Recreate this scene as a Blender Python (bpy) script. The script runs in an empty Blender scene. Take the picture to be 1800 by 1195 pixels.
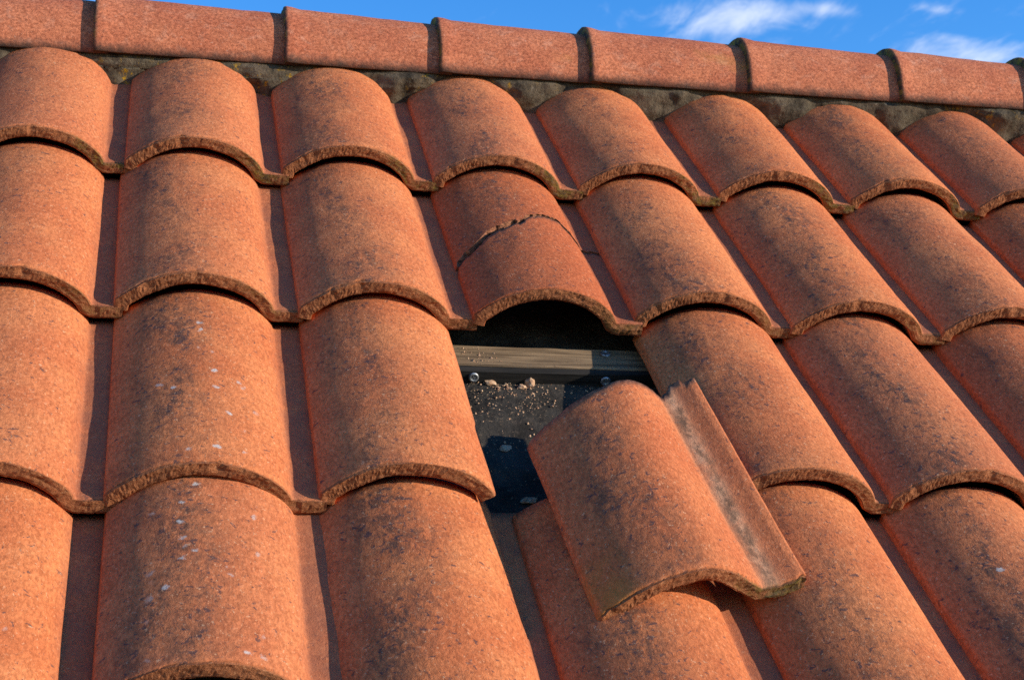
import bpy, math, random
from mathutils import Vector, Matrix, noise

C = bpy.context.scene.collection
scene = bpy.context.scene
rnd = random.Random(7)

# ------------------------------------------------------------------ frame of the roof
W = 0.24                       # cover width of one tile in metres; all roof numbers below are in tile widths
TH = math.radians(42.1)        # roof pitch
G = 1.6315                     # gauge of a course
Z0 = 6.0
U = Vector((1, 0, 0)); V = Vector((0, -math.cos(TH), -math.sin(TH))); N = Vector((0, -math.sin(TH), math.cos(TH)))
ORG = Vector((0, 0, Z0))


def rp(u, v, n):               # roof coordinates -> world
    return ORG + (U * u + V * v + N * n) * W


# ------------------------------------------------------------------ camera
R = [[0.97214482, 0.17386805, -0.15717618], [0.03125135, 0.56845773, 0.8221187], [0.23228819, -0.8041304, 0.54718963]]
def vec(a): return U * a[0] + V * a[1] - N * a[2]
cam_d = bpy.data.cameras.new('camera'); cam = bpy.data.objects.new('camera', cam_d); C.objects.link(cam)
rt, dn, lk = vec(R[0]).normalized(), vec(R[1]).normalized(), vec(R[2]).normalized()
m = Matrix((rt, -dn, -lk)).transposed().to_4x4()
m.translation = rp(0.222, 10.5459, 4.8937)
cam.matrix_world = m
cam_d.sensor_width = 36; cam_d.sensor_fit = 'HORIZONTAL'; cam_d.lens = 36 * 2704.27 / 1800
cam_d.clip_start = 0.05; cam_d.clip_end = 3000
cam_d.dof.use_dof = True; cam_d.dof.focus_distance = 2.0; cam_d.dof.aperture_fstop = 18
scene.camera = cam
scene.cycles.use_denoising = False

# ------------------------------------------------------------------ light
SUN = (U * 0.84 + V * 0.16 + N * 0.485).normalized()
elev = math.asin(SUN.z); azim = math.atan2(SUN.x, SUN.y)
world = bpy.data.worlds.new('World'); scene.world = world; world.use_nodes = True
nt = world.node_tree; nt.nodes.clear()
out = nt.nodes.new('ShaderNodeOutputWorld'); bg = nt.nodes.new('ShaderNodeBackground')
sky = nt.nodes.new('ShaderNodeTexSky'); sky.sky_type = 'NISHITA'; sky.sun_disc = False
sky.sun_elevation = elev; sky.sun_rotation = azim
sky.altitude = 1500; sky.air_density = 1.3; sky.dust_density = 0.0; sky.ozone_density = 4.0
bg.inputs['Strength'].default_value = 0.12
tc = nt.nodes.new('ShaderNodeTexCoord')
sep = nt.nodes.new('ShaderNodeSeparateXYZ'); nt.links.new(tc.outputs['Generated'], sep.inputs[0])
def wmath(op, a, b=None, clamp=False):
    n = nt.nodes.new('ShaderNodeMath'); n.operation = op; n.use_clamp = clamp
    for k, x in enumerate((a, b)):
        if x is None: continue
        if isinstance(x, (int, float)): n.inputs[k].default_value = x
        else: nt.links.new(x, n.inputs[k])
    return n.outputs[0]
den = wmath('ADD', wmath('MAXIMUM', sep.outputs['Z'], 0.0), 0.12)
comb = nt.nodes.new('ShaderNodeCombineXYZ')
nt.links.new(wmath('DIVIDE', sep.outputs['X'], den), comb.inputs[0]); nt.links.new(wmath('DIVIDE', sep.outputs['Y'], den), comb.inputs[1])
def wnoise(scale, detail, rough, loc, dist=0.0):
    mp = nt.nodes.new('ShaderNodeMapping'); mp.inputs['Location'].default_value = loc; mp.inputs['Scale'].default_value = (1.0, 0.45, 1.0)
    n = nt.nodes.new('ShaderNodeTexNoise'); n.inputs['Scale'].default_value = scale; n.inputs['Detail'].default_value = detail
    n.inputs['Roughness'].default_value = rough; n.inputs['Distortion'].default_value = dist
    nt.links.new(comb.outputs[0], mp.inputs[0]); nt.links.new(mp.outputs[0], n.inputs['Vector']); return n.outputs['Fac']
cfac = wmath('ADD', wmath('MULTIPLY', wnoise(1.6, 4, 0.5, (3, 1, 0)), 0.40), wmath('MULTIPLY', wnoise(15, 8, 0.62, (1.3, 4.2, 0), 0.4), 0.60))
csep = nt.nodes.new('ShaderNodeSeparateXYZ'); nt.links.new(comb.outputs[0], csep.inputs[0])
for gx, gy, sx_, sy_, amp in ((.75, 1.965, .10, .07, .19), (.83, 1.91, .075, .06, .18), (.905, 1.885, .045, .02, .13), (1.18, 1.965, .10, .055, .23), (1.115, 1.915, .03, .02, .14), (1.04, 1.84, .04, .018, .13), (-.12, 2.11, .05, .03, .16)):
    qa = wmath('DIVIDE', wmath('SUBTRACT', csep.outputs[0], gx), sx_); qb = wmath('DIVIDE', wmath('SUBTRACT', csep.outputs[1], gy), sy_)
    e = wmath('POWER', 2.718, wmath('MULTIPLY', wmath('ADD', wmath('MULTIPLY', qa, qa), wmath('MULTIPLY', qb, qb)), -1.0))
    cfac = wmath('ADD', cfac, wmath('MULTIPLY', e, amp))
cr = nt.nodes.new('ShaderNodeMapRange'); cr.interpolation_type = 'SMOOTHSTEP'
cr.inputs['From Min'].default_value = 0.535; cr.inputs['From Max'].default_value = 0.86; cr.inputs['To Max'].default_value = 0.62
nt.links.new(cfac, cr.inputs['Value'])
mx = nt.nodes.new('ShaderNodeMix'); mx.data_type = 'RGBA'
hs = nt.nodes.new('ShaderNodeHueSaturation'); hs.inputs['Hue'].default_value = 0.512; hs.inputs['Saturation'].default_value = 1.27; hs.inputs['Value'].default_value = 1.88
nt.links.new(sky.outputs[0], hs.inputs['Color'])
nt.links.new(cr.outputs[0], mx.inputs['Factor']); nt.links.new(hs.outputs[0], mx.inputs['A']); mx.inputs['B'].default_value = (7.5, 7.8, 8.4, 1)
nt.links.new(mx.outputs['Result'], bg.inputs['Color']); nt.links.new(bg.outputs[0], out.inputs['Surface'])

sd = bpy.data.lights.new('sun', 'SUN'); sun = bpy.data.objects.new('sun', sd); C.objects.link(sun)
sd.energy = 5.0; sd.angle = math.radians(0.5); sd.color = (1.0, 0.92, 0.78)
sun.rotation_euler = SUN.to_track_quat('Z', 'Y').to_euler(); sun.location = rp(6, 3, 12)

vs = scene.view_settings
vs.view_transform = 'Standard'; vs.look = 'None'; vs.exposure = 0.31; vs.gamma = 1.0; vs.use_curve_mapping = False


# ------------------------------------------------------------------ material helpers
class MT:
    def __init__(s, name, rough=0.9, spec=0.2):
        s.m = bpy.data.materials.new(name); s.m.use_nodes = True
        s.t = s.m.node_tree; s.t.nodes.clear()
        s.o = s.t.nodes.new('ShaderNodeOutputMaterial'); s.b = s.t.nodes.new('ShaderNodeBsdfPrincipled')
        s.b.inputs['Roughness'].default_value = rough; s.b.inputs['Specular IOR Level'].default_value = spec
        s.t.links.new(s.b.outputs[0], s.o.inputs[0])
    def set(s, sock, x):
        if hasattr(x, 'links') or isinstance(x, bpy.types.NodeSocket): s.t.links.new(x, sock)
        elif isinstance(x, (tuple, list)) and len(x) == 3 and sock.type == 'RGBA': sock.default_value = (*x, 1)
        else: sock.default_value = x
    def math(s, op, a, b=None, c=None, clamp=False):
        n = s.t.nodes.new('ShaderNodeMath'); n.operation = op; n.use_clamp = clamp
        for k, x in enumerate((a, b, c)):
            if x is not None: s.set(n.inputs[k], x)
        return n.outputs[0]
    def vmath(s, op, a, b):
        n = s.t.nodes.new('ShaderNodeVectorMath'); n.operation = op
        s.set(n.inputs[0], a); s.set(n.inputs[1], b); return n.outputs[0]
    def noise(s, v, scale, detail=4, rough=0.55, dist=0.0):
        n = s.t.nodes.new('ShaderNodeTexNoise'); s.set(n.inputs['Vector'], v)
        n.inputs['Scale'].default_value = scale; n.inputs['Detail'].default_value = detail
        n.inputs['Roughness'].default_value = rough; n.inputs['Distortion'].default_value = dist
        return n.outputs['Fac']
    def voro(s, v, scale, out='Distance', rand=1.0):
        n = s.t.nodes.new('ShaderNodeTexVoronoi'); s.set(n.inputs['Vector'], v)
        n.inputs['Scale'].default_value = scale; n.inputs['Randomness'].default_value = rand
        return n.outputs[out]
    def ramp(s, x, a, b, lo=0.0, hi=1.0, smooth=True):
        n = s.t.nodes.new('ShaderNodeMapRange'); n.interpolation_type = 'SMOOTHSTEP' if smooth else 'LINEAR'
        s.set(n.inputs['Value'], x)
        for k, y in (('From Min', a), ('From Max', b), ('To Min', lo), ('To Max', hi)): s.set(n.inputs[k], y)
        return n.outputs[0]
    def mix(s, f, a, b, mode='MIX'):
        n = s.t.nodes.new('ShaderNodeMix'); n.data_type = 'RGBA'; n.blend_type = mode
        s.set(n.inputs['Factor'], f); s.set(n.inputs['A'], a); s.set(n.inputs['B'], b)
        return n.outputs['Result']
    def attr(s, name, kind='GEOMETRY', out='Fac'):
        n = s.t.nodes.new('ShaderNodeAttribute'); n.attribute_name = name; n.attribute_type = kind
        return n.outputs[out]
    def sep(s, v):
        n = s.t.nodes.new('ShaderNodeSeparateXYZ'); s.set(n.inputs[0], v); return n.outputs
    def comb(s, x, y, z):
        n = s.t.nodes.new('ShaderNodeCombineXYZ')
        for k, a in enumerate((x, y, z)): s.set(n.inputs[k], a)
        return n.outputs[0]
    def scale(s, v, k):
        return s.vmath('MULTIPLY', v, k)
    def obj(s):
        n = s.t.nodes.new('ShaderNodeTexCoord'); return n.outputs['Object']
    def rand(s):
        n = s.t.nodes.new('ShaderNodeObjectInfo'); return n.outputs['Random']
    def bump(s, h, strength, dist, prev=None):
        n = s.t.nodes.new('ShaderNodeBump'); n.inputs['Strength'].default_value = strength; n.inputs['Distance'].default_value = dist
        s.set(n.inputs['Height'], h)
        if prev is not None: s.set(n.inputs['Normal'], prev)
        return n.outputs[0]
    def finish(s, col, nrm=None, rough=None):
        s.set(s.b.inputs['Base Color'], col)
        if nrm is not None: s.set(s.b.inputs['Normal'], nrm)
        if rough is not None: s.set(s.b.inputs['Roughness'], rough)
        return s.m


def tile_material(name, ridge=False):
    M = MT(name, 0.9, 0.12)
    t = M.attr('tc', out='Vector'); rn = M.rand()
    off = M.comb(M.math('MULTIPLY', rn, 53.0), M.math('MULTIPLY', rn, 31.0), M.math('MULTIPLY', rn, 17.0))
    p = M.vmath('ADD', t, off)
    x, y, z = M.sep(t)[:3]
    lip = M.attr('lip')
    # clay body
    n1 = M.noise(p, 2.2, 5, 0.6)
    base = M.mix(M.ramp(n1, 0.32, 0.68), (0.63, 0.202, 0.070), (0.52, 0.140, 0.048))
    n2 = M.noise(p, 7.0, 6, 0.65, 0.6)
    base = M.mix(M.ramp(n2, 0.52, 0.75, 0, 0.28), base, (0.64, 0.26, 0.105))
    base = M.mix(M.ramp(rn, 0.0, 1.0, 0.0, 0.40), base, (0.46, 0.145, 0.066))
    base = M.mix(M.attr('red', 'OBJECT'), base, (0.40, 0.092, 0.032))
    # fine grain: streaky mottling
    ps = M.scale(p, (1.0, 0.55, 1.0))
    g1 = M.noise(ps, 58, 5, 0.80, 0.2)
    base = M.mix(1.0, base, M.mix(M.ramp(g1, 0.3, 0.7), (0.64, 0.59, 0.57), (1.27, 1.29, 1.29)), 'MULTIPLY')
    # soot and algae staining along the crown
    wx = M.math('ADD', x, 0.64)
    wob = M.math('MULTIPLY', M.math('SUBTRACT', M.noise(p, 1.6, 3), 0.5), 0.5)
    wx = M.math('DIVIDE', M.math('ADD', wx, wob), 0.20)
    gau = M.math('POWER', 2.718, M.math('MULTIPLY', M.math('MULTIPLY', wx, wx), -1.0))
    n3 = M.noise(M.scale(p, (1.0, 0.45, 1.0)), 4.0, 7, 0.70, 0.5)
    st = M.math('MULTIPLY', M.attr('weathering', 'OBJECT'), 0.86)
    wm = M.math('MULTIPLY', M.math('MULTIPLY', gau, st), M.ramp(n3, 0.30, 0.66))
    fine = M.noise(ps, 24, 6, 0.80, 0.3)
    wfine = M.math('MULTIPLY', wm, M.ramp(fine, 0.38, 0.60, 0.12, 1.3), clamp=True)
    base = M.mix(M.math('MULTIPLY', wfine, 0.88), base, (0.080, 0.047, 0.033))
    # dark flecks everywhere, more of them in the stain
    fl = M.noise(M.scale(p, (0.8, 1.0, 0.8)), 32, 3, 0.6, 0.6)
    thr = M.math('SUBTRACT', 0.635, M.math('MULTIPLY', wm, 0.10))
    fm = M.ramp(fl, thr, M.math('ADD', thr, 0.05), 0, 0.75)
    base = M.mix(fm, base, (0.07, 0.045, 0.045))
    # pale sand grains
    sg = M.noise(M.scale(p, (1.0, 0.8, 1.0)), 75, 2, 0.5, 1.0)
    base = M.mix(M.ramp(sg, 0.64, 0.71, 0, 0.5), base, (0.80, 0.46, 0.25))
    # pan grime, tinted darker so the channel's shade is in the colour
    pan = M.math('MULTIPLY', M.ramp(x, -0.12, -0.04), M.ramp(M.noise(p, 6, 5, 0.6), 0.3, 0.7, 0.35, 0.85))
    if not ridge:
        pan = M.math('MULTIPLY', pan, M.math('SUBTRACT', 1.0, M.math('MULTIPLY', M.attr('dust', 'OBJECT'), 0.75)))
        base = M.mix(pan, base, (0.29, 0.104, 0.056))
    # lichen rosettes (only on the tiles that have them)
    lc = M.attr('lichen', 'OBJECT')
    pw = M.vmath('ADD', p, M.comb(M.math('MULTIPLY', M.noise(p, 24, 3), 0.06), M.math('MULTIPLY', M.noise(p, 29, 3), 0.06), 0.0))
    vd = M.voro(pw, 15.0)
    cell = M.sep(M.voro(pw, 15.0, 'Color'))[0]
    lm_ = M.math('MULTIPLY', M.ramp(vd, 0.15, 0.32, 1, 0), M.ramp(M.math('SUBTRACT', cell, M.math('MULTIPLY', lc, 0.22)), 0.02, 0.04, 1, 0))
    lm_ = M.math('MULTIPLY', M.math('MULTIPLY', lm_, M.ramp(lc, 0.02, 0.1)), M.ramp(fine, 0.3, 0.55, 0.1, 0.8))
    lm_ = M.math('MULTIPLY', lm_, M.math('MULTIPLY', M.ramp(x, -0.80, -0.62), M.ramp(x, -0.15, -0.35)))
    base = M.mix(lm_, base, (0.54, 0.48, 0.42))
    # dusty grey chute on a worn pan
    ds = M.attr('dust', 'OBJECT')
    dx = M.math('DIVIDE', M.math('ADD', x, 0.06), 0.05)
    dg = M.math('POWER', 2.718, M.math('MULTIPLY', M.math('MULTIPLY', dx, dx), -1.0))
    base = M.mix(M.math('MULTIPLY', M.math('MULTIPLY', dg, ds), M.ramp(n2, 0.25, 0.6, 0.25, 0.7)), base, (0.56, 0.33, 0.19))
    dx2 = M.math('DIVIDE', M.math('ADD', x, 0.055), 0.045)
    dg2 = M.math('POWER', 2.718, M.math('MULTIPLY', M.math('MULTIPLY', dx2, dx2), -1.0))
    base = M.mix(M.math('MULTIPLY', M.math('MULTIPLY', dg2, ds), M.ramp(M.noise(ps, 14, 6, 0.75), 0.40, 0.58, 0.0, 0.9)), base, (0.12, 0.068, 0.040))
    oc = M.math('MULTIPLY', M.math('MULTIPLY', M.ramp(x, -0.72, -0.86), M.ramp(y, 0.55, 0.05)), M.math('MULTIPLY', ds, M.ramp(n2, 0.3, 0.6, 0.2, 0.9)))
    base = M.mix(M.math('MULTIPLY', oc, 0.6), base, (0.42, 0.17, 0.03))
    # broken front edge: coarse brown biscuit
    ln = M.noise(p, 30, 5, 0.75)
    lcol = M.mix(M.ramp(ln, 0.3, 0.7), (0.16, 0.055, 0.024), (0.42, 0.152, 0.060))
    lcol = M.mix(M.ramp(M.noise(p, 55, 3, 0.7), 0.58, 0.70, 0, 0.7), lcol, (0.54, 0.25, 0.115))
    lcol = M.mix(M.ramp(M.noise(p, 5, 4, 0.6), 0.5, 0.8, 0, 0.35), lcol, (0.12, 0.065, 0.035))
    mo = M.attr('moss', 'OBJECT')
    mm = M.math('MULTIPLY', mo, M.math('MULTIPLY', M.ramp(M.noise(p, 9, 5, 0.7), 0.36, 0.6), M.ramp(M.math('ABSOLUTE', M.math('ADD', x, 0.02)), 0.12, 0.35, 1, 0.0)))
    lcol = M.mix(mm, lcol, M.mix(M.ramp(ln, 0.4, 0.6), (0.17, 0.12, 0.02), (0.07, 0.06, 0.03)))
    base = M.mix(M.math('MULTIPLY', lip, 0.92, clamp=True), base, lcol)
    br = M.attr('break')
    base = M.mix(br, base, M.mix(M.ramp(ln, 0.35, 0.65), (0.09, 0.035, 0.02), (0.40, 0.16, 0.08)))  # break faces darkened to put the crack's inner shade into the colour
    # relief
    h1 = M.noise(ps, 60, 5, 0.75, 1.0)
    b = M.bump(M.noise(p, 9, 4, 0.6), 0.25, 0.004)
    b = M.bump(fl, 0.35, 0.0012, b)
    b = M.bump(h1, 0.75, 0.0016, b)
    b = M.bump(M.math('MULTIPLY', ln, lip), 0.9, 0.004, b)
    return M.finish(base, b)


def ridge_material():
    M = MT('ridge_clay', 0.88, 0.2)
    t = M.attr('tc', out='Vector'); rn = M.rand()
    off = M.comb(M.math('MULTIPLY', rn, 53.0), M.math('MULTIPLY', rn, 31.0), M.math('MULTIPLY', rn, 17.0))
    p = M.vmath('ADD', t, off); x, y, z = M.sep(t)[:3]
    lip = M.attr('lip')
    base = M.mix(M.ramp(M.noise(p, 2.5, 5, 0.6), 0.3, 0.7), (0.52, 0.168, 0.076), (0.42, 0.118, 0.054))
    base = M.mix(M.ramp(M.noise(p, 9, 5, 0.65, 0.5), 0.5, 0.75, 0, 0.5), base, (0.54, 0.26, 0.16))
    g1 = M.noise(p, 44, 5, 0.78, 0.3)
    base = M.mix(1.0, base, M.mix(M.ramp(g1, 0.3, 0.7), (0.50, 0.42, 0.40), (1.34, 1.36, 1.38)), 'MULTIPLY')
    base = M.mix(M.ramp(M.noise(p, 26, 3, 0.6, 2.0), 0.68, 0.73, 0, 0.7), base, (0.09, 0.05, 0.045))
    base = M.mix(M.ramp(M.noise(p, 50, 2, 0.5, 0.3), 0.68, 0.76, 0, 0.4), base, (0.72, 0.46, 0.33))
    base = M.mix(M.ramp(M.noise(p, 1.7, 4, 0.6), 0.60, 0.75, 0, 0.45), base, (0.46, 0.20, 0.05))
    # dirt line creeping up from the mortar
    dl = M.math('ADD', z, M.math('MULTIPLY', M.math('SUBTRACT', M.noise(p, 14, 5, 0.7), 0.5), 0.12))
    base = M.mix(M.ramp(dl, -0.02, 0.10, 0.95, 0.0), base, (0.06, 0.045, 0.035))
    moss = M.mix(M.ramp(M.noise(p, 12, 5, 0.7), 0.4, 0.65), (0.045, 0.036, 0.025), (0.22, 0.15, 0.025))
    base = M.mix(lip, base, moss)
    b = M.bump(M.noise(p, 10, 4, 0.6), 0.4, 0.004)
    b = M.bump(g1, 0.7, 0.002, b)
    return M.finish(base, b)


def mortar_material():
    M = MT('old_mortar', 0.95, 0.1)
    p = M.scale(M.obj(), (1 / W, 1 / W, 1 / W))
    n = M.noise(p, 7, 7, 0.7)
    c = M.mix(M.ramp(n, 0.3, 0.7), (0.034, 0.026, 0.018), (0.155, 0.112, 0.072))
    c = M.mix(M.ramp(M.noise(p, 2.2, 4, 0.6), 0.5, 0.7, 0, 0.6), c, (0.12, 0.095, 0.06))
    c = M.mix(M.ramp(M.noise(p, 30, 3, 0.6), 0.62, 0.72, 0, 0.5), c, (0.26, 0.20, 0.14))
    o = M.math('MULTIPLY', M.ramp(M.noise(p, 17, 4, 0.7), 0.56, 0.66), M.ramp(M.noise(p, 1.3, 3, 0.5), 0.50, 0.64))
    c = M.mix(o, c, (0.36, 0.19, 0.015))
    b = M.bump(n, 0.8, 0.01); b = M.bump(M.noise(p, 35, 5, 0.75), 0.8, 0.003, b)
    return M.finish(c, b)


def felt_material():
    M = MT('bitumen_felt', 1.0, 0.05)
    p = M.scale(M.obj(), (1 / W, 1 / W, 1 / W))
    c = M.mix(M.ramp(M.noise(p, 4, 6, 0.65), 0.3, 0.7), (0.025, 0.021, 0.017), (0.062, 0.053, 0.043))
    d = M.math('MULTIPLY', M.ramp(M.noise(p, 40, 4, 0.7), 0.58, 0.70), M.ramp(M.noise(p, 5, 5, 0.7), 0.42, 0.62))
    c = M.mix(d, c, (0.26, 0.17, 0.10))
    c = M.mix(M.ramp(M.noise(p, 2.6, 5, 0.7), 0.55, 0.70, 0, 0.5), c, (0.13, 0.095, 0.07))
    b = M.bump(M.noise(p, 5, 5, 0.65), 0.8, 0.010); b = M.bump(M.noise(p, 90, 3, 0.7), 0.6, 0.0012, b)
    return M.finish(c, b)


def wood_material():
    M = MT('weathered_wood', 0.85, 0.2)
    p = M.scale(M.obj(), (1 / W, 1 / W, 1 / W))
    g = M.noise(M.scale(p, (1.2, 26, 26)), 1.6, 6, 0.65, 0.3)
    c = M.mix(M.ramp(g, 0.3, 0.7), (0.080, 0.050, 0.028), (0.29, 0.188, 0.105))
    c = M.mix(M.ramp(M.noise(p, 3.2, 5, 0.7), 0.5, 0.72, 0, 0.7), c, (0.11, 0.095, 0.075))
    c = M.mix(M.ramp(M.noise(p, 16, 4, 0.7), 0.62, 0.72, 0, 0.8), c, (0.05, 0.04, 0.03))
    return M.finish(c, M.bump(g, 0.6, 0.0025))


def batten_shade_material():  # near-black grain colour that stands in for shade on the batten front
    M = MT('batten_shade_wood', 0.9, 0.15)
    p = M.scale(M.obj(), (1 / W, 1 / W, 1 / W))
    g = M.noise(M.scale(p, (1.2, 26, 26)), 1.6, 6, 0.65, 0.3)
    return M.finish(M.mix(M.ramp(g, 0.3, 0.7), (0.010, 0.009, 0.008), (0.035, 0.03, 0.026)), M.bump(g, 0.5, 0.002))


def metal_material():
    M = MT('galvanised_steel', 0.5, 0.5)
    p = M.obj(); M.b.inputs['Metallic'].default_value = 0.7
    c = M.mix(M.ramp(M.noise(p, 220, 4, 0.7), 0.35, 0.7), (0.16, 0.15, 0.14), (0.42, 0.42, 0.42))
    return M.finish(c)


def crumb_material():
    M = MT('crumbled_clay', 0.9, 0.15)
    p = M.obj(); rn = M.rand()
    q = M.vmath('ADD', p, M.comb(rn, rn, rn))
    c = M.mix(M.ramp(M.noise(q, 150, 4, 0.6), 0.35, 0.7), (0.38, 0.20, 0.11), (0.60, 0.40, 0.24))
    return M.finish(c, M.bump(M.noise(q, 500, 3, 0.7), 0.5, 0.001))


def ground_material():
    M = MT('dry_ground', 0.95, 0.1)
    p = M.obj()
    c = M.mix(M.ramp(M.noise(p, 0.4, 6, 0.6), 0.35, 0.65), (0.22, 0.19, 0.10), (0.38, 0.30, 0.20))
    return M.finish(c)


MAT = dict(tile=tile_material('terracotta'), ridge=ridge_material(), mortar=mortar_material(), felt=felt_material(), wood=wood_material(), batten_shade=batten_shade_material(),
           metal=metal_material(), crumb=crumb_material(), ground=ground_material())


# ------------------------------------------------------------------ object helpers
def mesh(name, verts, faces, mat, smooth=None, attrs=None):
    me = bpy.data.meshes.new(name); me.from_pydata([tuple(v) for v in verts], [], faces)
    me.materials.append(mat)
    if smooth is not None:
        me.polygons.foreach_set('use_smooth', smooth if isinstance(smooth, list) else [smooth] * len(me.polygons))
    for k, (kind, data) in (attrs or {}).items():
        a = me.attributes.new(k, kind, 'POINT')
        if kind == 'FLOAT': a.data.foreach_set('value', data)
        else: a.data.foreach_set('vector', [c for q in data for c in q])
    me.validate(); me.update()
    return me


def link(name, me, parent=None, loc=(0, 0, 0), rot=(0, 0, 0)):
    o = bpy.data.objects.new(name, me); C.objects.link(o)
    o.location = loc; o.rotation_euler = rot
    if parent: o.parent = parent
    return o


def nz(x, y, z): return noise.noise(Vector((x, y, z)))


# ------------------------------------------------------------------ the pan tile
T = 0.081; RISE = 0.222; HALF = 0.440; RAD = (HALF ** 2 + RISE ** 2) / (2 * RISE); STEP = 0.138; L = 1.70
TILT = math.atan(STEP / G)


def outer_z(x):
    d = abs(x + 0.5)
    if x < -0.5:                       # left flank: flatter, ends in a low upright foot lapping over the next pan
        if x < -0.935: return -0.025 + (x + 0.945) / 0.010 * 0.055
        return 0.030 + (RISE - 0.030) * (1 - (d / HALF) ** 2) ** 0.96
    a = RISE * (1 - (d / 0.436) ** 2) ** 0.66 if d < 0.436 else -0.5 * (d - 0.436)
    k = 0.012; h = max(k - abs(a), 0) / k
    return max(a, 0) + h * h * k * 0.25


def profile(right=0.10, n=104, squeeze=None):
    # points evenly spaced along the outer face, with the matching inner points
    fine = [(-0.945 + (right + 0.945) * i / 2000.0) for i in range(2001)]
    pts = [(x, outer_z(x)) for x in fine]
    s = [0.0]
    for a, b in zip(pts, pts[1:]): s.append(s[-1] + math.hypot(b[0] - a[0], b[1] - a[1]))
    o, j = [], 0
    for i in range(n):
        t = s[-1] * i / (n - 1)
        while j < 1999 and s[j + 1] < t: j += 1
        f = (t - s[j]) / max(1e-9, s[j + 1] - s[j]); f = min(1, max(0, f))
        o.append((pts[j][0] * (1 - f) + pts[j + 1][0] * f, pts[j][1] * (1 - f) + pts[j + 1][1] * f))
    inn = []
    for i in range(n):
        a = o[max(0, i - 1)]; b = o[min(n - 1, i + 1)]
        dx, dz = b[0] - a[0], b[1] - a[1]; l = math.hypot(dx, dz)
        q = (o[i][0] + dz / l * T, o[i][1] - dx / l * T)
        q = (q[0], max(q[1], -T))
        inn.append(q)
    if right < 0:     # pan snapped off: a plain cut down the flank
        inn = [(min(q[0], right - 0.004), q[1]) for q in inn]
    return o, inn


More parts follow.
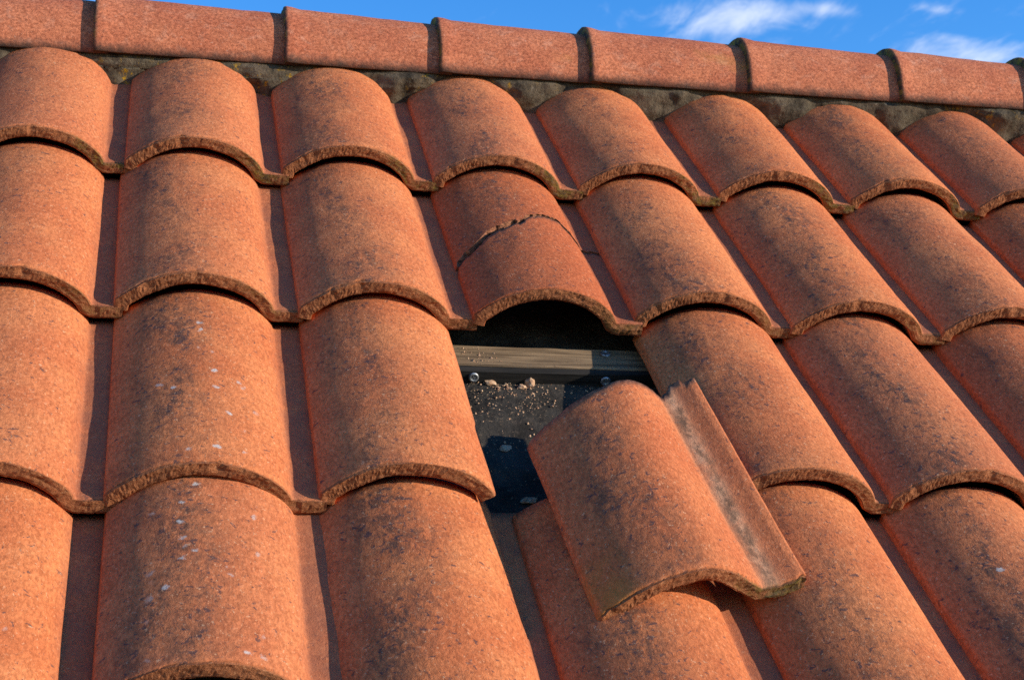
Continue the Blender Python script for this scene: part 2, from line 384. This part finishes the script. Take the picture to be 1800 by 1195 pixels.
def build_tile(seed, name, y0=None, y1=None, right=0.10, lip0=True, brk0=False, brk1=False, n=104, place=None, stations=26, rough=1.0, chips=()):
    """y runs up the slope from the front edge; y0(x), y1(x) give the two ends."""
    y0 = y0 or (lambda x: 0.0); y1 = y1 or (lambda x: L)
    O, I = profile(right, n)
    n = len(O)
    fr = [0, 0.003, 0.009, 0.02, 0.04, 0.07]
    fr += [0.07 + 0.93 * k / (stations - 1) for k in range(1, stations)]
    verts, tcs, lips, brks, faces, sm = [], [], [], [], [], []
    def add(x, y, z, tx, lipv, brk):
        verts.append((x, y, z)); tcs.append(tx); lips.append(lipv); brks.append(brk); return len(verts) - 1
    sx = seed * 13.7
    def front(x, q):           # roughness of the broken front edge (q across the thickness)
        a = 0.007 * nz(x * 9 + sx, q * 2, 1.3) + 0.003 * nz(x * 40 + sx, q * 5, 4.1) + 0.004 * nz(x * 130, q * 9 + sx, 7.7)
        c = 0
        for cx, cw, cd in chips:
            t = max(0, 1 - abs(x - cx) / cw); c += 0.7 * cd * t * t * (3 - 2 * t) * (1 - 0.8 * q)
        return a * rough + c
    def edge(x):               # ragged arris
        e = 0.008 + 0.010 * max(0, nz(x * 14 + sx, 3.3, 0.7)) + 0.008 * abs(nz(x * 80 + sx, 9.3, 0.7))
        return e * rough
    ring_o, ring_i = [], []
    for k, f in enumerate(fr):
        ro, ri = [], []
        for i in range(n):
            (xo, zo), (xi, zi) = O[i], I[i]
            a, b = y0(xo), y1(xo)
            y = a + (b - a) * f
            und = 0.009 * nz(xo * 3 + sx, y * 2.2, 0.5) + 0.0022 * nz(xo * 11 + sx, y * 9, 3.5)
            yy = y
            drop = 0
            if k < 4 and lip0:
                yy = y + (edge(xo) + front(xo, 0)) * (1 - k / 4.0)
                drop = 0.010 * (1 - k / 4.0) ** 2 * rough
            zz = zo + und - drop
            ro.append(add(xo, yy, zz, (xo, y, zo), 0.55 if (k == 0 and lip0) else 0.0, 1.0 if ((k == 0 and brk0) or (k == len(fr) - 1 and brk1)) else 0.0))
            yi = y
            if k < 3 and lip0: yi = y + (0.006 + front(xo, 1)) * (1 - k / 3.0)
            ri.append(add(xi, yi, zi + und * 0.6, (xi, y + 3.0, zi), 0.0, 0.0))
        ring_o.append(ro); ring_i.append(ri)
    K = len(fr)
    for k in range(K - 1):
        for i in range(n - 1):
            faces.append((ring_o[k][i], ring_o[k][i + 1], ring_o[k + 1][i + 1], ring_o[k + 1][i])); sm.append(True)
            faces.append((ring_i[k][i + 1], ring_i[k][i], ring_i[k + 1][i], ring_i[k + 1][i + 1])); sm.append(True)
        for i, fl in ((0, 0), (n - 1, 1)):
            a = (ring_o[k][i], ring_o[k + 1][i], ring_i[k + 1][i], ring_i[k][i])
            faces.append(a if fl == 0 else a[::-1]); sm.append(False)
    # front face with rows across the thickness
    rows = [ring_o[0]]
    qs = (0.12, 0.3, 0.5, 0.7, 0.88)
    for q in qs:
        row = []
        for i in range(n):
            (xo, zo), (xi, zi) = O[i], I[i]
            a = y0(xo)
            x = xo * (1 - q) + xi * q; z = zo * (1 - q) + zi * q
            yb = a + (front(xo, q) if lip0 else 0.004 * nz(xo * 30 + sx, q * 4, 2)) + 0.004 * (abs(q - 0.5) * 2) ** 3
            row.append(add(x, yb, z, (x, a - q * T, z), 1.0 if lip0 else 0.0, 1.0 if brk0 else 0.0))
        rows.append(row)
    rows.append(ring_i[0])
    for r in range(len(rows) - 1):
        for i in range(n - 1):
            faces.append((rows[r][i + 1], rows[r][i], rows[r + 1][i], rows[r + 1][i + 1])); sm.append(False)
    for i in range(n - 1):
        faces.append((ring_o[-1][i], ring_o[-1][i + 1], ring_i[-1][i + 1], ring_i[-1][i])); sm.append(False)
    if place: verts = [place(*v) for v in verts]
    else: verts = [(a * W, b * W, c * W) for a, b, c in verts]
    return mesh(name, verts, faces, MAT['tile'], sm, {'tc': ('FLOAT_VECTOR', tcs), 'lip': ('FLOAT', lips), 'break': ('FLOAT', brks)})


# ------------------------------------------------------------------ setting: unseen ground below the house, added for its bounce light
gm = mesh('ground', [(-1500, -1500, 0), (1500, -1500, 0), (1500, 1500, 0), (-1500, 1500, 0)], [(0, 1, 2, 3)], MAT['ground'])
ground = link('ground', gm); ground['kind'] = 'structure'

# ------------------------------------------------------------------ the roof
roof = bpy.data.objects.new('tiled_roof', None); C.objects.link(roof)
roof.location = ORG; roof.rotation_euler = (TH, 0, 0)
roof['label'] = 'sunlit orange terracotta pantile roof slope with ridge, one tile missing from its courses'
roof['category'] = 'roof'; roof['kind'] = 'thing'
ROOF = Matrix.Translation(ORG) @ Matrix.Rotation(TH, 4, 'X')


def lp(u, v, n): return (u * W, -v * W, n * W)     # roof coordinates -> the roof object's own space


# felt underlay with shallow wrinkles
def underlay():
    us = [-3 + 0.5 * k for k in range(9)] + [1.55 + 0.04 * k for k in range(60)] + [4.0 + 0.5 * k for k in range(18)]
    vs_ = [-0.3 + 0.4 * k for k in range(8)] + [2.9 + 0.04 * k for k in range(60)] + [5.3 + 0.5 * k for k in range(8)]
    vt, fc = [], []
    for v in vs_:
        for u in us:
            h = -0.25 + 0.016 * nz(u * 1.6, v * 2.1, 3.1) + 0.010 * nz(u * 4 + v * 1.5, v * 5, 8.2) + 0.004 * nz(u * 14, v * 14, 1.2)
            h += 0.02 * math.exp(-((v - 4.22 - 0.08 * math.sin(u * 3)) / 0.05) ** 2) - 0.012 * math.exp(-((v - 4.32) / 0.06) ** 2)
            vt.append(lp(u, v, h))
    nu = len(us)
    for a in range(len(vs_) - 1):
        for b in range(nu - 1):
            k = a * nu + b; fc.append((k, k + nu, k + nu + 1, k + 1))
    return mesh('underlay', vt, fc, MAT['felt'], True)
link('underlay', underlay(), roof)
# boarding under the felt and the far slope behind the ridge
def box(u0, u1, v0, v1, n0, n1):
    v = [lp(u, vv, n) for n in (n0, n1) for vv in (v0, v1) for u in (u0, u1)]
    return v, [(0, 1, 3, 2), (4, 6, 7, 5), (0, 4, 5, 1), (2, 3, 7, 6), (0, 2, 6, 4), (1, 5, 7, 3)]
v_, f_ = box(-3, 12.5, -0.3, 8.8, -0.40, -0.30)
link('roof_deck', mesh('roof_deck', v_, f_, MAT['wood'], False), roof)


# ---- battens with their screws
def batten(v0, v1, n0, n1, u0=-2.8, u1=12.3):
    seg = 90; vt, fc = [], []
    for k in range(seg + 1):
        u = u0 + (u1 - u0) * k / seg
        w = 0.006 * nz(u * 2.3, v0, 1.0); c = 0.008
        for (v, n) in ((v0, n0), (v0, n1), (v1 - c, n1), (v1, n1 - c), (v1, n0)):
            vt.append(lp(u, v + w, n + 0.004 * nz(u * 4, v, 5.0)))
    for k in range(seg):
        for j in range(5):
            a, b = k * 5 + j, k * 5 + (j + 1) % 5
            fc.append((a, b, b + 5, a + 5))
    fc.append((0, 4, 3, 2, 1)); e = seg * 5; fc.append((e, e + 1, e + 2, e + 3, e + 4))
    return mesh('batten', vt, fc, MAT['wood'], False)


def screw_mesh():
    seg = 28; ring = [(0.0, 0.0), (0.030, 0.0), (0.031, 0.007), (0.026, 0.013), (0.016, 0.0135), (0.014, 0.009), (0.008, 0.0085)]
    vt, fc = [], []
    for r, h in ring[1:]:
        for k in range(seg):
            a = 2 * math.pi * k / seg
            vt.append((r * W * math.cos(a), r * W * math.sin(a), h * W))
    vt.append((0, 0, 0.006 * W))
    for j in range(len(ring) - 2):
        for k in range(seg):
            a, b = j * seg + k, j * seg + (k + 1) % seg
            fc.append((a, b, b + seg, a + seg))
    e = (len(ring) - 2) * seg
    for k in range(seg): fc.append((e + k, e + (k + 1) % seg, len(vt) - 1))
    # cross slot bars standing in the recess
    for ang in (0.5, 0.5 + math.pi / 2):
        c, s = math.cos(ang), math.sin(ang); b0 = len(vt)
        for (px, py) in ((-0.013, -0.003), (0.013, -0.003), (0.013, 0.003), (-0.013, 0.003)):
            for h in (0.006, 0.0125): vt.append(((px * c - py * s) * W, (px * s + py * c) * W, h * W))
        fc += [(b0, b0 + 2, b0 + 3, b0 + 1), (b0 + 2, b0 + 4, b0 + 5, b0 + 3), (b0 + 4, b0 + 6, b0 + 7, b0 + 5), (b0 + 6, b0, b0 + 1, b0 + 7), (b0 + 1, b0 + 3, b0 + 5, b0 + 7)]
    return mesh('screw', vt, fc, MAT['metal'], [len(f) == 4 and i < (len(ring) - 2) * seg for i, f in enumerate(fc)])
sm_ = screw_mesh()
bt = link('batten', batten(3.21, 3.40, -0.25, -0.150), roof)
bt['label'] = 'pale weathered wooden batten crossing the gap'
s1 = link('screw', sm_, bt, lp(2.915, 3.26, -0.1485))
s2 = link('screw', sm_, bt, lp(2.085, 3.447, -0.205), (math.pi / 2 - 0.2, 0.1, 0))
s3 = link('screw', sm_, bt, lp(2.885, 3.447, -0.208), (math.pi / 2 - 0.1, 0, 0))
link('batten', batten(4.76, 4.93, -0.25, -0.165), roof)
dl = link('batten', batten(3.403, 3.445, -0.26, -0.160), roof); dl.data.materials[0] = MAT['batten_shade']; dl['label'] = 'added dark strip standing in for shade along the pale batten front'  # strip added to carry the batten front's shade as near-black colour

# ---- the courses of tiles
variants = [build_tile(k + 1, 'roof_tile', chips=((rnd.uniform(-0.8, -0.2), 0.05, 0.02), (rnd.uniform(-0.9, 0.0), 0.03, 0.015))) for k in range(9)]
cols = {1: range(-2, 13), 2: range(-2, 12), 3: range(-2, 11), 4: range(-1, 10), 5: range(-1, 8)}
WEATHER = {(1, 0): .45, (1, 1): .75, (1, 2): .85, (1, 3): .95, (1, 4): .75, (1, 5): .7, (1, 6): .85, (1, 7): .7,
           (2, 0): .55, (2, 1): .9, (2, 2): .95, (2, 4): .9, (2, 5): .9, (2, 6): .75, (2, 7): .6,
           (3, 0): .5, (3, 1): 1.0, (3, 2): .8, (3, 4): .9, (3, 5): 1.0, (3, 6): .8,
           (4, 0): .3, (4, 1): 1.0, (4, 2): .95, (4, 3): .9, (4, 4): .8, (4, 5): .95}
LICHEN = {(4, 1): 1.0, (3, 1): .35, (4, 5): .25, (4, 0): .2}


def props(o, r, c):
    o['weathering'] = WEATHER.get((r, c), 0.7); o['lichen'] = LICHEN.get((r, c), 0.0)
    o['moss'] = {1: 0.95, 2: 0.35}.get(r, 0.15); o['dust'] = 0.0; o['red'] = {(2, 7): .5, (3, 6): .45, (2, 3): .75, (4, 3): .3, (3, 3): .3, (1, 7): .25}.get((r, c), 0.0)


def put(name, me, r, c, dv=0.0, jit=1.0, dn=0.0):
    jr = random.Random(r * 100 + c + 5)
    o = link(name, me, roof, lp(c + jr.uniform(-.008, .008) * jit, r * G + dv + jr.uniform(-.018, .018) * jit, T + dn + jr.uniform(-.002, .004) * jit),
             (-TILT + jr.uniform(-.002, .002) * jit, jr.uniform(-.009, .009) * jit, jr.uniform(-.009, .009) * jit))
    props(o, r, c)
    return o


for r in cols:
    for c in cols[r]:
        if (r, c) in ((2, 3), (3, 3), (3, 2), (4, 3), (4, 1)): continue
        o = put('roof_tile', variants[(r * 4 + c * 5) % len(variants)], r, c)
        if (r, c) == (3, 4): o.location.x += 0.05 * W
o = put('roof_tile', build_tile(31, 'roof_tile', right=-0.075), 3, 2); o['label'] = 'tile with its pan snapped off beside the gap'
o = put('roof_tile', build_tile(32, 'roof_tile'), 4, 3, dv=0.05)
o.location.x -= 0.035 * W; o['label'] = 'tile half covered by the loose tile'
o = put('roof_tile', build_tile(33, 'roof_tile', y1=lambda x: L - 0.28), 4, 1, dv=-0.35, dn=0.012); o['label'] = 'short tile with pale lichen spots'


# the cracked tile: two fragments
def crack(x):
    pts = [(-0.96, 0.62), (-0.90, 0.66), (-0.84, 0.71), (-0.74, 0.79), (-0.62, 0.87), (-0.52, 0.95), (-0.44, 1.0), (-0.33, 1.055), (-0.2, 1.06), (-0.1, 1.0), (0.0, 0.93), (0.12, 0.90)]
    x = max(pts[0][0], min(pts[-1][0], x)); y = 0
    for a, b in zip(pts, pts[1:]):
        if a[0] <= x <= b[0]:
            f = (x - a[0]) / (b[0] - a[0]); y = a[1] * (1 - f) + b[1] * f; break
    return y + 0.045 * nz(x * 8, 5.5, 2.2) + 0.034 * noise.cell(Vector((x * 15, 3.1, 0.0))) + 0.013 * nz(x * 30, 1.5, 6.2) + 0.006 * nz(x * 90, 1.5, 6.2)
ct = bpy.data.objects.new('roof_tile', None); C.objects.link(ct); ct.parent = roof
ct.location = lp(3, 2 * G, T); ct.rotation_euler = (-TILT, 0, 0); ct['label'] = 'tile cracked right across above the gap'
up = link('upper_fragment', build_tile(41, 'upper_fragment', y0=crack, lip0=False, brk0=True), ct)
lo = link('lower_fragment', build_tile(42, 'lower_fragment', y1=lambda x: crack(x) - (0.024 + 0.034 * min(1, max(0, (-0.35 - x) / 0.2))) - 0.010 * nz(x * 7, 2, 2), brk1=True), ct)
lo.location = (0.006 * W, -0.006 * W, 0.003 * W); lo.rotation_euler = (-0.004, -0.006, 0.008)
for q in (up, lo): props(q, 2, 3); q['weathering'] = 0.75

# ---- ridge
SAG = lambda u: 0.012 * (u - 2.5)
BACK = Vector((0, math.cos(TH), -math.sin(TH))); UP = Vector((0, math.sin(TH), math.cos(TH)))   # in the roof object's space (x, y up slope, z normal)


def ridge_tile(u0, u1, seed):
    r, h, t = 0.33, 0.475, 0.055
    ph = [math.pi * (k / 40.0) for k in range(41)]
    ts = [0, 0.006, 0.02, 0.05, 0.10, 0.16] + [0.16 + 0.84 * k / 12 for k in range(1, 13)]
    vt, tcv, lpv, fc, sm = [], [], [], [], []
    base = Vector((0, -0.166, 0.228))
    def sup(a, e=2.35):
        c, s = math.cos(a), math.sin(a)
        return math.copysign(abs(c) ** (2 / e), c), abs(s) ** (2 / e)
    ro_, ri_ = [], []
    ln = u1 - u0
    for k, f in enumerate(ts):
        u = u0 + ln * f
        sc = 0.036 * (1 - f) - 0.012 * f + 0.016 * max(0, 1 - f / 0.10) ** 0.5          # proud at its left end, tucked in at its right
        ro, ri = [], []
        if k == 0: sc -= 0.014
        if k == 1: sc -= 0.004
        for a in ph:
            c, s = sup(a)
            und = 0.006 * nz(u * 3 + seed, a * 2, 1.5) + 0.003 * nz(u * 9 + seed, a * 8, 2.5)
            for tt, lst in ((0, ro), (t, ri)):
                rr, hh = r + sc - tt + und, h + sc - tt + und
                d = BACK * (r - rr * c) + UP * (hh * s - (0.03 if tt == 0 else 0.02))
                jag = 0.010 * nz(a * 9 + seed, k, 4.4) if k == 0 else 0
                q = base + d; 
                vt.append(((u + jag) * W, q.y * W, (q.z + SAG(u)) * W))
                tcv.append((u - u0, a * 0.4, hh * s * 1.0)); lpv.append(1.0 if k == 0 or tt else (0.35 if k == 1 else 0.0)); lst.append(len(vt) - 1)
        ro_.append(ro); ri_.append(ri)
    n = len(ph)
    for k in range(len(ts) - 1):
        for i in range(n - 1):
            fc.append((ro_[k][i], ro_[k + 1][i], ro_[k + 1][i + 1], ro_[k][i + 1])); sm.append(True)
            fc.append((ri_[k][i + 1], ri_[k + 1][i + 1], ri_[k + 1][i], ri_[k][i])); sm.append(True)
        fc.append((ro_[k][0], ri_[k][0], ri_[k + 1][0], ro_[k + 1][0])); sm.append(False)
        fc.append((ro_[k][-1], ro_[k + 1][-1], ri_[k + 1][-1], ri_[k][-1])); sm.append(False)
    for i in range(n - 1):
        fc.append((ro_[0][i], ro_[0][i + 1], ri_[0][i + 1], ri_[0][i])); sm.append(False)
        fc.append((ro_[-1][i + 1], ro_[-1][i], ri_[-1][i], ri_[-1][i + 1])); sm.append(False)
    return mesh('ridge_tile', vt, fc, MAT['ridge'], sm, {'tc': ('FLOAT_VECTOR', tcv), 'lip': ('FLOAT', lpv)})


joints = [-2.75, -1.50, -0.19, 1.145, 2.28, 3.44, 4.71, 5.99, 7.18, 8.4, 9.6, 10.8, 12.0]
for k in range(len(joints) - 1):
    o = link('ridge_tile', ridge_tile(joints[k], joints[k + 1] + 0.10, k * 7.3 + 1), roof)
    v = random.Random(k)
    o['weathering'] = 0.3


# mortar bedding under the ridge
def mortar():
    prof = [(0.225, -0.22), (0.215, -0.06), (0.207, 0.02), (0.203, 0.09), (0.197, 0.14), (0.18, 0.175), (0.13, 0.20), (0.05, 0.22), (-0.3, 0.1), (-0.3, -0.2)]
    seg = 760; u0, u1 = -2.8, 12.2; vt, fc = [], []
    # finer face: interpolate the front
    front = []
    for a, b in zip(prof[:7], prof[1:7]):
        for k in range(4): front.append((a[0] + (b[0] - a[0]) * k / 4, a[1] + (b[1] - a[1]) * k / 4))
    front += prof[6:]
    m_ = len(front)
    for k in range(seg + 1):
        u = u0 + (u1 - u0) * k / seg
        crest = math.cos(2 * math.pi * (u + 0.5))          # bedding is drawn up over the barrels
        for j, (v, n) in enumerate(front):
            d = 0
            if j < m_ - 3: d = 0.045 * nz(u * 3, n * 4, 2.0) + 0.036 * nz(u * 8, n * 9, 6.0) + 0.007 * nz(u * 34, n * 34, 1.0)
            d = max(d, -0.018)
            dv = d + (-0.03 * crest if j < m_ - 3 else 0)
            vt.append(lp(u, v + dv, n + (SAG(u) if n > 0.1 else 0)))
    for k in range(seg):
        for j in range(m_):
            a, b = k * m_ + j, k * m_ + (j + 1) % m_
            fc.append((a, a + m_, b + m_, b))
    fc.append(tuple(range(m_))); fc.append(tuple(range(seg * m_ + m_ - 1, seg * m_ - 1, -1)))
    return mesh('mortar_bedding', vt, fc, MAT['mortar'], True)
link('mortar_bedding', mortar(), roof)
# far slope, seen by nobody but closing the roof behind the ridge
bs = [Vector((u * W, 0, 0)) + (Vector((0, 0.30, 0.10)) + BACK * d - UP * d * 0.9) * W for d in (0.0, 9.0) for u in (-3, 12.5)]
link('far_slope', mesh('far_slope', bs, [(0, 1, 3, 2)], MAT['wood']), roof)

# ------------------------------------------------------------------ the loose tile
LA, LB, LC, LD = Vector((2.235, 5.83, .185)), Vector((3.284, 5.61, .20)), Vector((2.15, 4.55, .16)), Vector((3.12, 4.10, .27))
LL = 1.45
cen = (LA + LB + LC + LD) / 4
base_w = rp(cen.x, cen.y, cen.z)


def loose_place(x, y, z):
    s = (x + 0.93) / 1.05; f = y / LL
    b = LA * (1 - s) + LB * s; t_ = LC * (1 - s) + LD * s
    q = b * (1 - f) + t_ * f
    q = q + Vector((0, 0, z))
    d = q - cen
    return (d.x * W, -d.y * W, d.z * W)


def loose_top(x):
    y = LL + 0.010 * nz(x * 12, 1, 1)
    if -0.20 < x < -0.03: y -= 0.045 * (1 - abs(x + 0.10) / 0.1) + 0.02 * nz(x * 40, 2, 2)
    if -0.05 < x < 0.04: y += 0.012
    if x > 0.05: y -= 0.03 + 0.02 * nz(x * 60, 4, 4)
    return y


_oz = outer_z
def outer_z(x):                     # the loose tile's own section: wider pan and an upstanding rib at its right edge
    if x < -0.5: a = _oz(x)
    else:
        t = min(1.0, (x + 0.5) / 0.44); a = 0.4 * _oz(-0.5 + (x + 0.5) * 1.08) + 0.6 * RISE * (0.5 + 0.5 * math.cos(math.pi * t ** 1.25))
    a = max(a, 0.022 * min(1, max(0, (x + 0.2) / 0.1)))
    if x > -0.01: a += 0.024 * min(1, (x + 0.01) / 0.09) ** 1.3
    return a
lt = link('loose_roof_tile', build_tile(51, 'loose_roof_tile', y1=loose_top, right=0.12, brk1=True, place=loose_place, rough=1.25,
          chips=((0.10, 0.03, 0.02), (-0.90, 0.03, 0.02))))
lt.location = base_w; lt.rotation_euler = (TH, 0, 0)
lt['label'] = 'loose terracotta tile slipped out and lying askew below the gap'
lt['category'] = 'roof tile'
lt['weathering'] = 0.85; lt['lichen'] = 0.0; lt['moss'] = 1.0; lt['dust'] = 1.0; lt['red'] = 0.25


# ------------------------------------------------------------------ rubble on the felt
def chip_mesh(seed, sx, sy, sz, name):
    import bmesh
    bm = bmesh.new(); bmesh.ops.create_icosphere(bm, subdivisions=2, radius=1)
    rr = random.Random(seed)
    for v in bm.verts:
        p = v.co.copy(); k = 1 + 0.45 * nz(p.x * 1.3 + seed, p.y * 1.3, p.z * 1.3)
        v.co = Vector((p.x * sx * k, p.y * sy * k, max(p.z, -0.5) * sz * k)) * W
    me = bpy.data.meshes.new(name); bm.to_mesh(me); bm.free(); me.materials.append(MAT['crumb'])
    return me


def lay(name, seed, u, v, n, size, label, cat, group=None, rz=0.0):
    o = link(name, chip_mesh(seed, *size, name)); o.location = rp(u, v, n); o.rotation_euler = (TH, 0, 0)
    o.rotation_euler = (Matrix.Rotation(TH, 3, 'X') @ Matrix.Rotation(rz, 3, 'Z')).to_euler()
    o['label'] = label; o['category'] = cat
    if group: o['group'] = group
    return o


FELT = -0.243
lay('clay_chip', 1, 2.425, 3.455, FELT + 0.014, (0.030, 0.035, 0.032), 'tallest clay chip standing on the felt just below the batten', 'chip', 'clay chips on the felt', 0.4)
lay('clay_chip', 2, 2.372, 3.490, FELT + 0.007, (0.024, 0.018, 0.014), 'small clay chip touching the left foot of the tallest chip', 'chip', 'clay chips on the felt', 0.2)
lay('clay_chip', 3, 2.190, 3.455, FELT + 0.008, (0.036, 0.022, 0.014), 'flat clay chip lying near the left screw on the felt', 'chip', 'clay chips on the felt', 0.0)
lay('mortar_fleck', 4, 2.175, 4.06, FELT + 0.002, (0.036, 0.030, 0.008), 'round flat mortar fleck in the middle of the shaded felt', 'fleck', 'mortar flecks on the felt', 0.3)
lay('mortar_fleck', 5, 2.225, 4.50, FELT + 0.002, (0.045, 0.026, 0.009), 'long flat mortar fleck at the lower end of the exposed felt', 'fleck', 'mortar flecks on the felt', 0.1)


def crumbs():
    rr = random.Random(21); vt, fc = [], []
    for k in range(620):
        u = rr.uniform(1.95, 3.0); v = 3.42 + abs(rr.gauss(0, 0.42)); s = rr.choice((0.002, 0.0025, 0.003, 0.004, 0.005, 0.008)) * rr.uniform(.7, 1.2)
        if k < 260: u = rr.gauss(2.28, 0.14); v = 3.42 + abs(rr.gauss(0, 0.16))
        n0 = FELT
        if k > 560: v = rr.uniform(3.22, 3.39); n0 = -0.149; u = rr.gauss(2.12, 0.08)
        b = len(vt)
        for q in ((-1, -.7, 0), (1, -.8, 0), (.9, .8, 0), (-.8, 1, 0), (-.4, -.3, .9), (.5, .1, 1.1)):
            a = rr.uniform(.6, 1.3); an = k * 1.7
            x, y = q[0] * a * s, q[1] * a * s
            p = rp(u + x * math.cos(an) - y * math.sin(an), v + x * math.sin(an) + y * math.cos(an), n0 + q[2] * s * a)
            vt.append(p)
        fc += [(b, b + 1, b + 5, b + 4), (b + 1, b + 2, b + 5), (b + 2, b + 3, b + 4, b + 5), (b + 3, b, b + 4)]
    return mesh('crumbs', vt, fc, MAT['crumb'], False)
cb = link('crumbs', crumbs()); cb['kind'] = 'stuff'; cb['label'] = 'scattered clay crumbs and grit on the dark felt'; cb['category'] = 'crumbs'
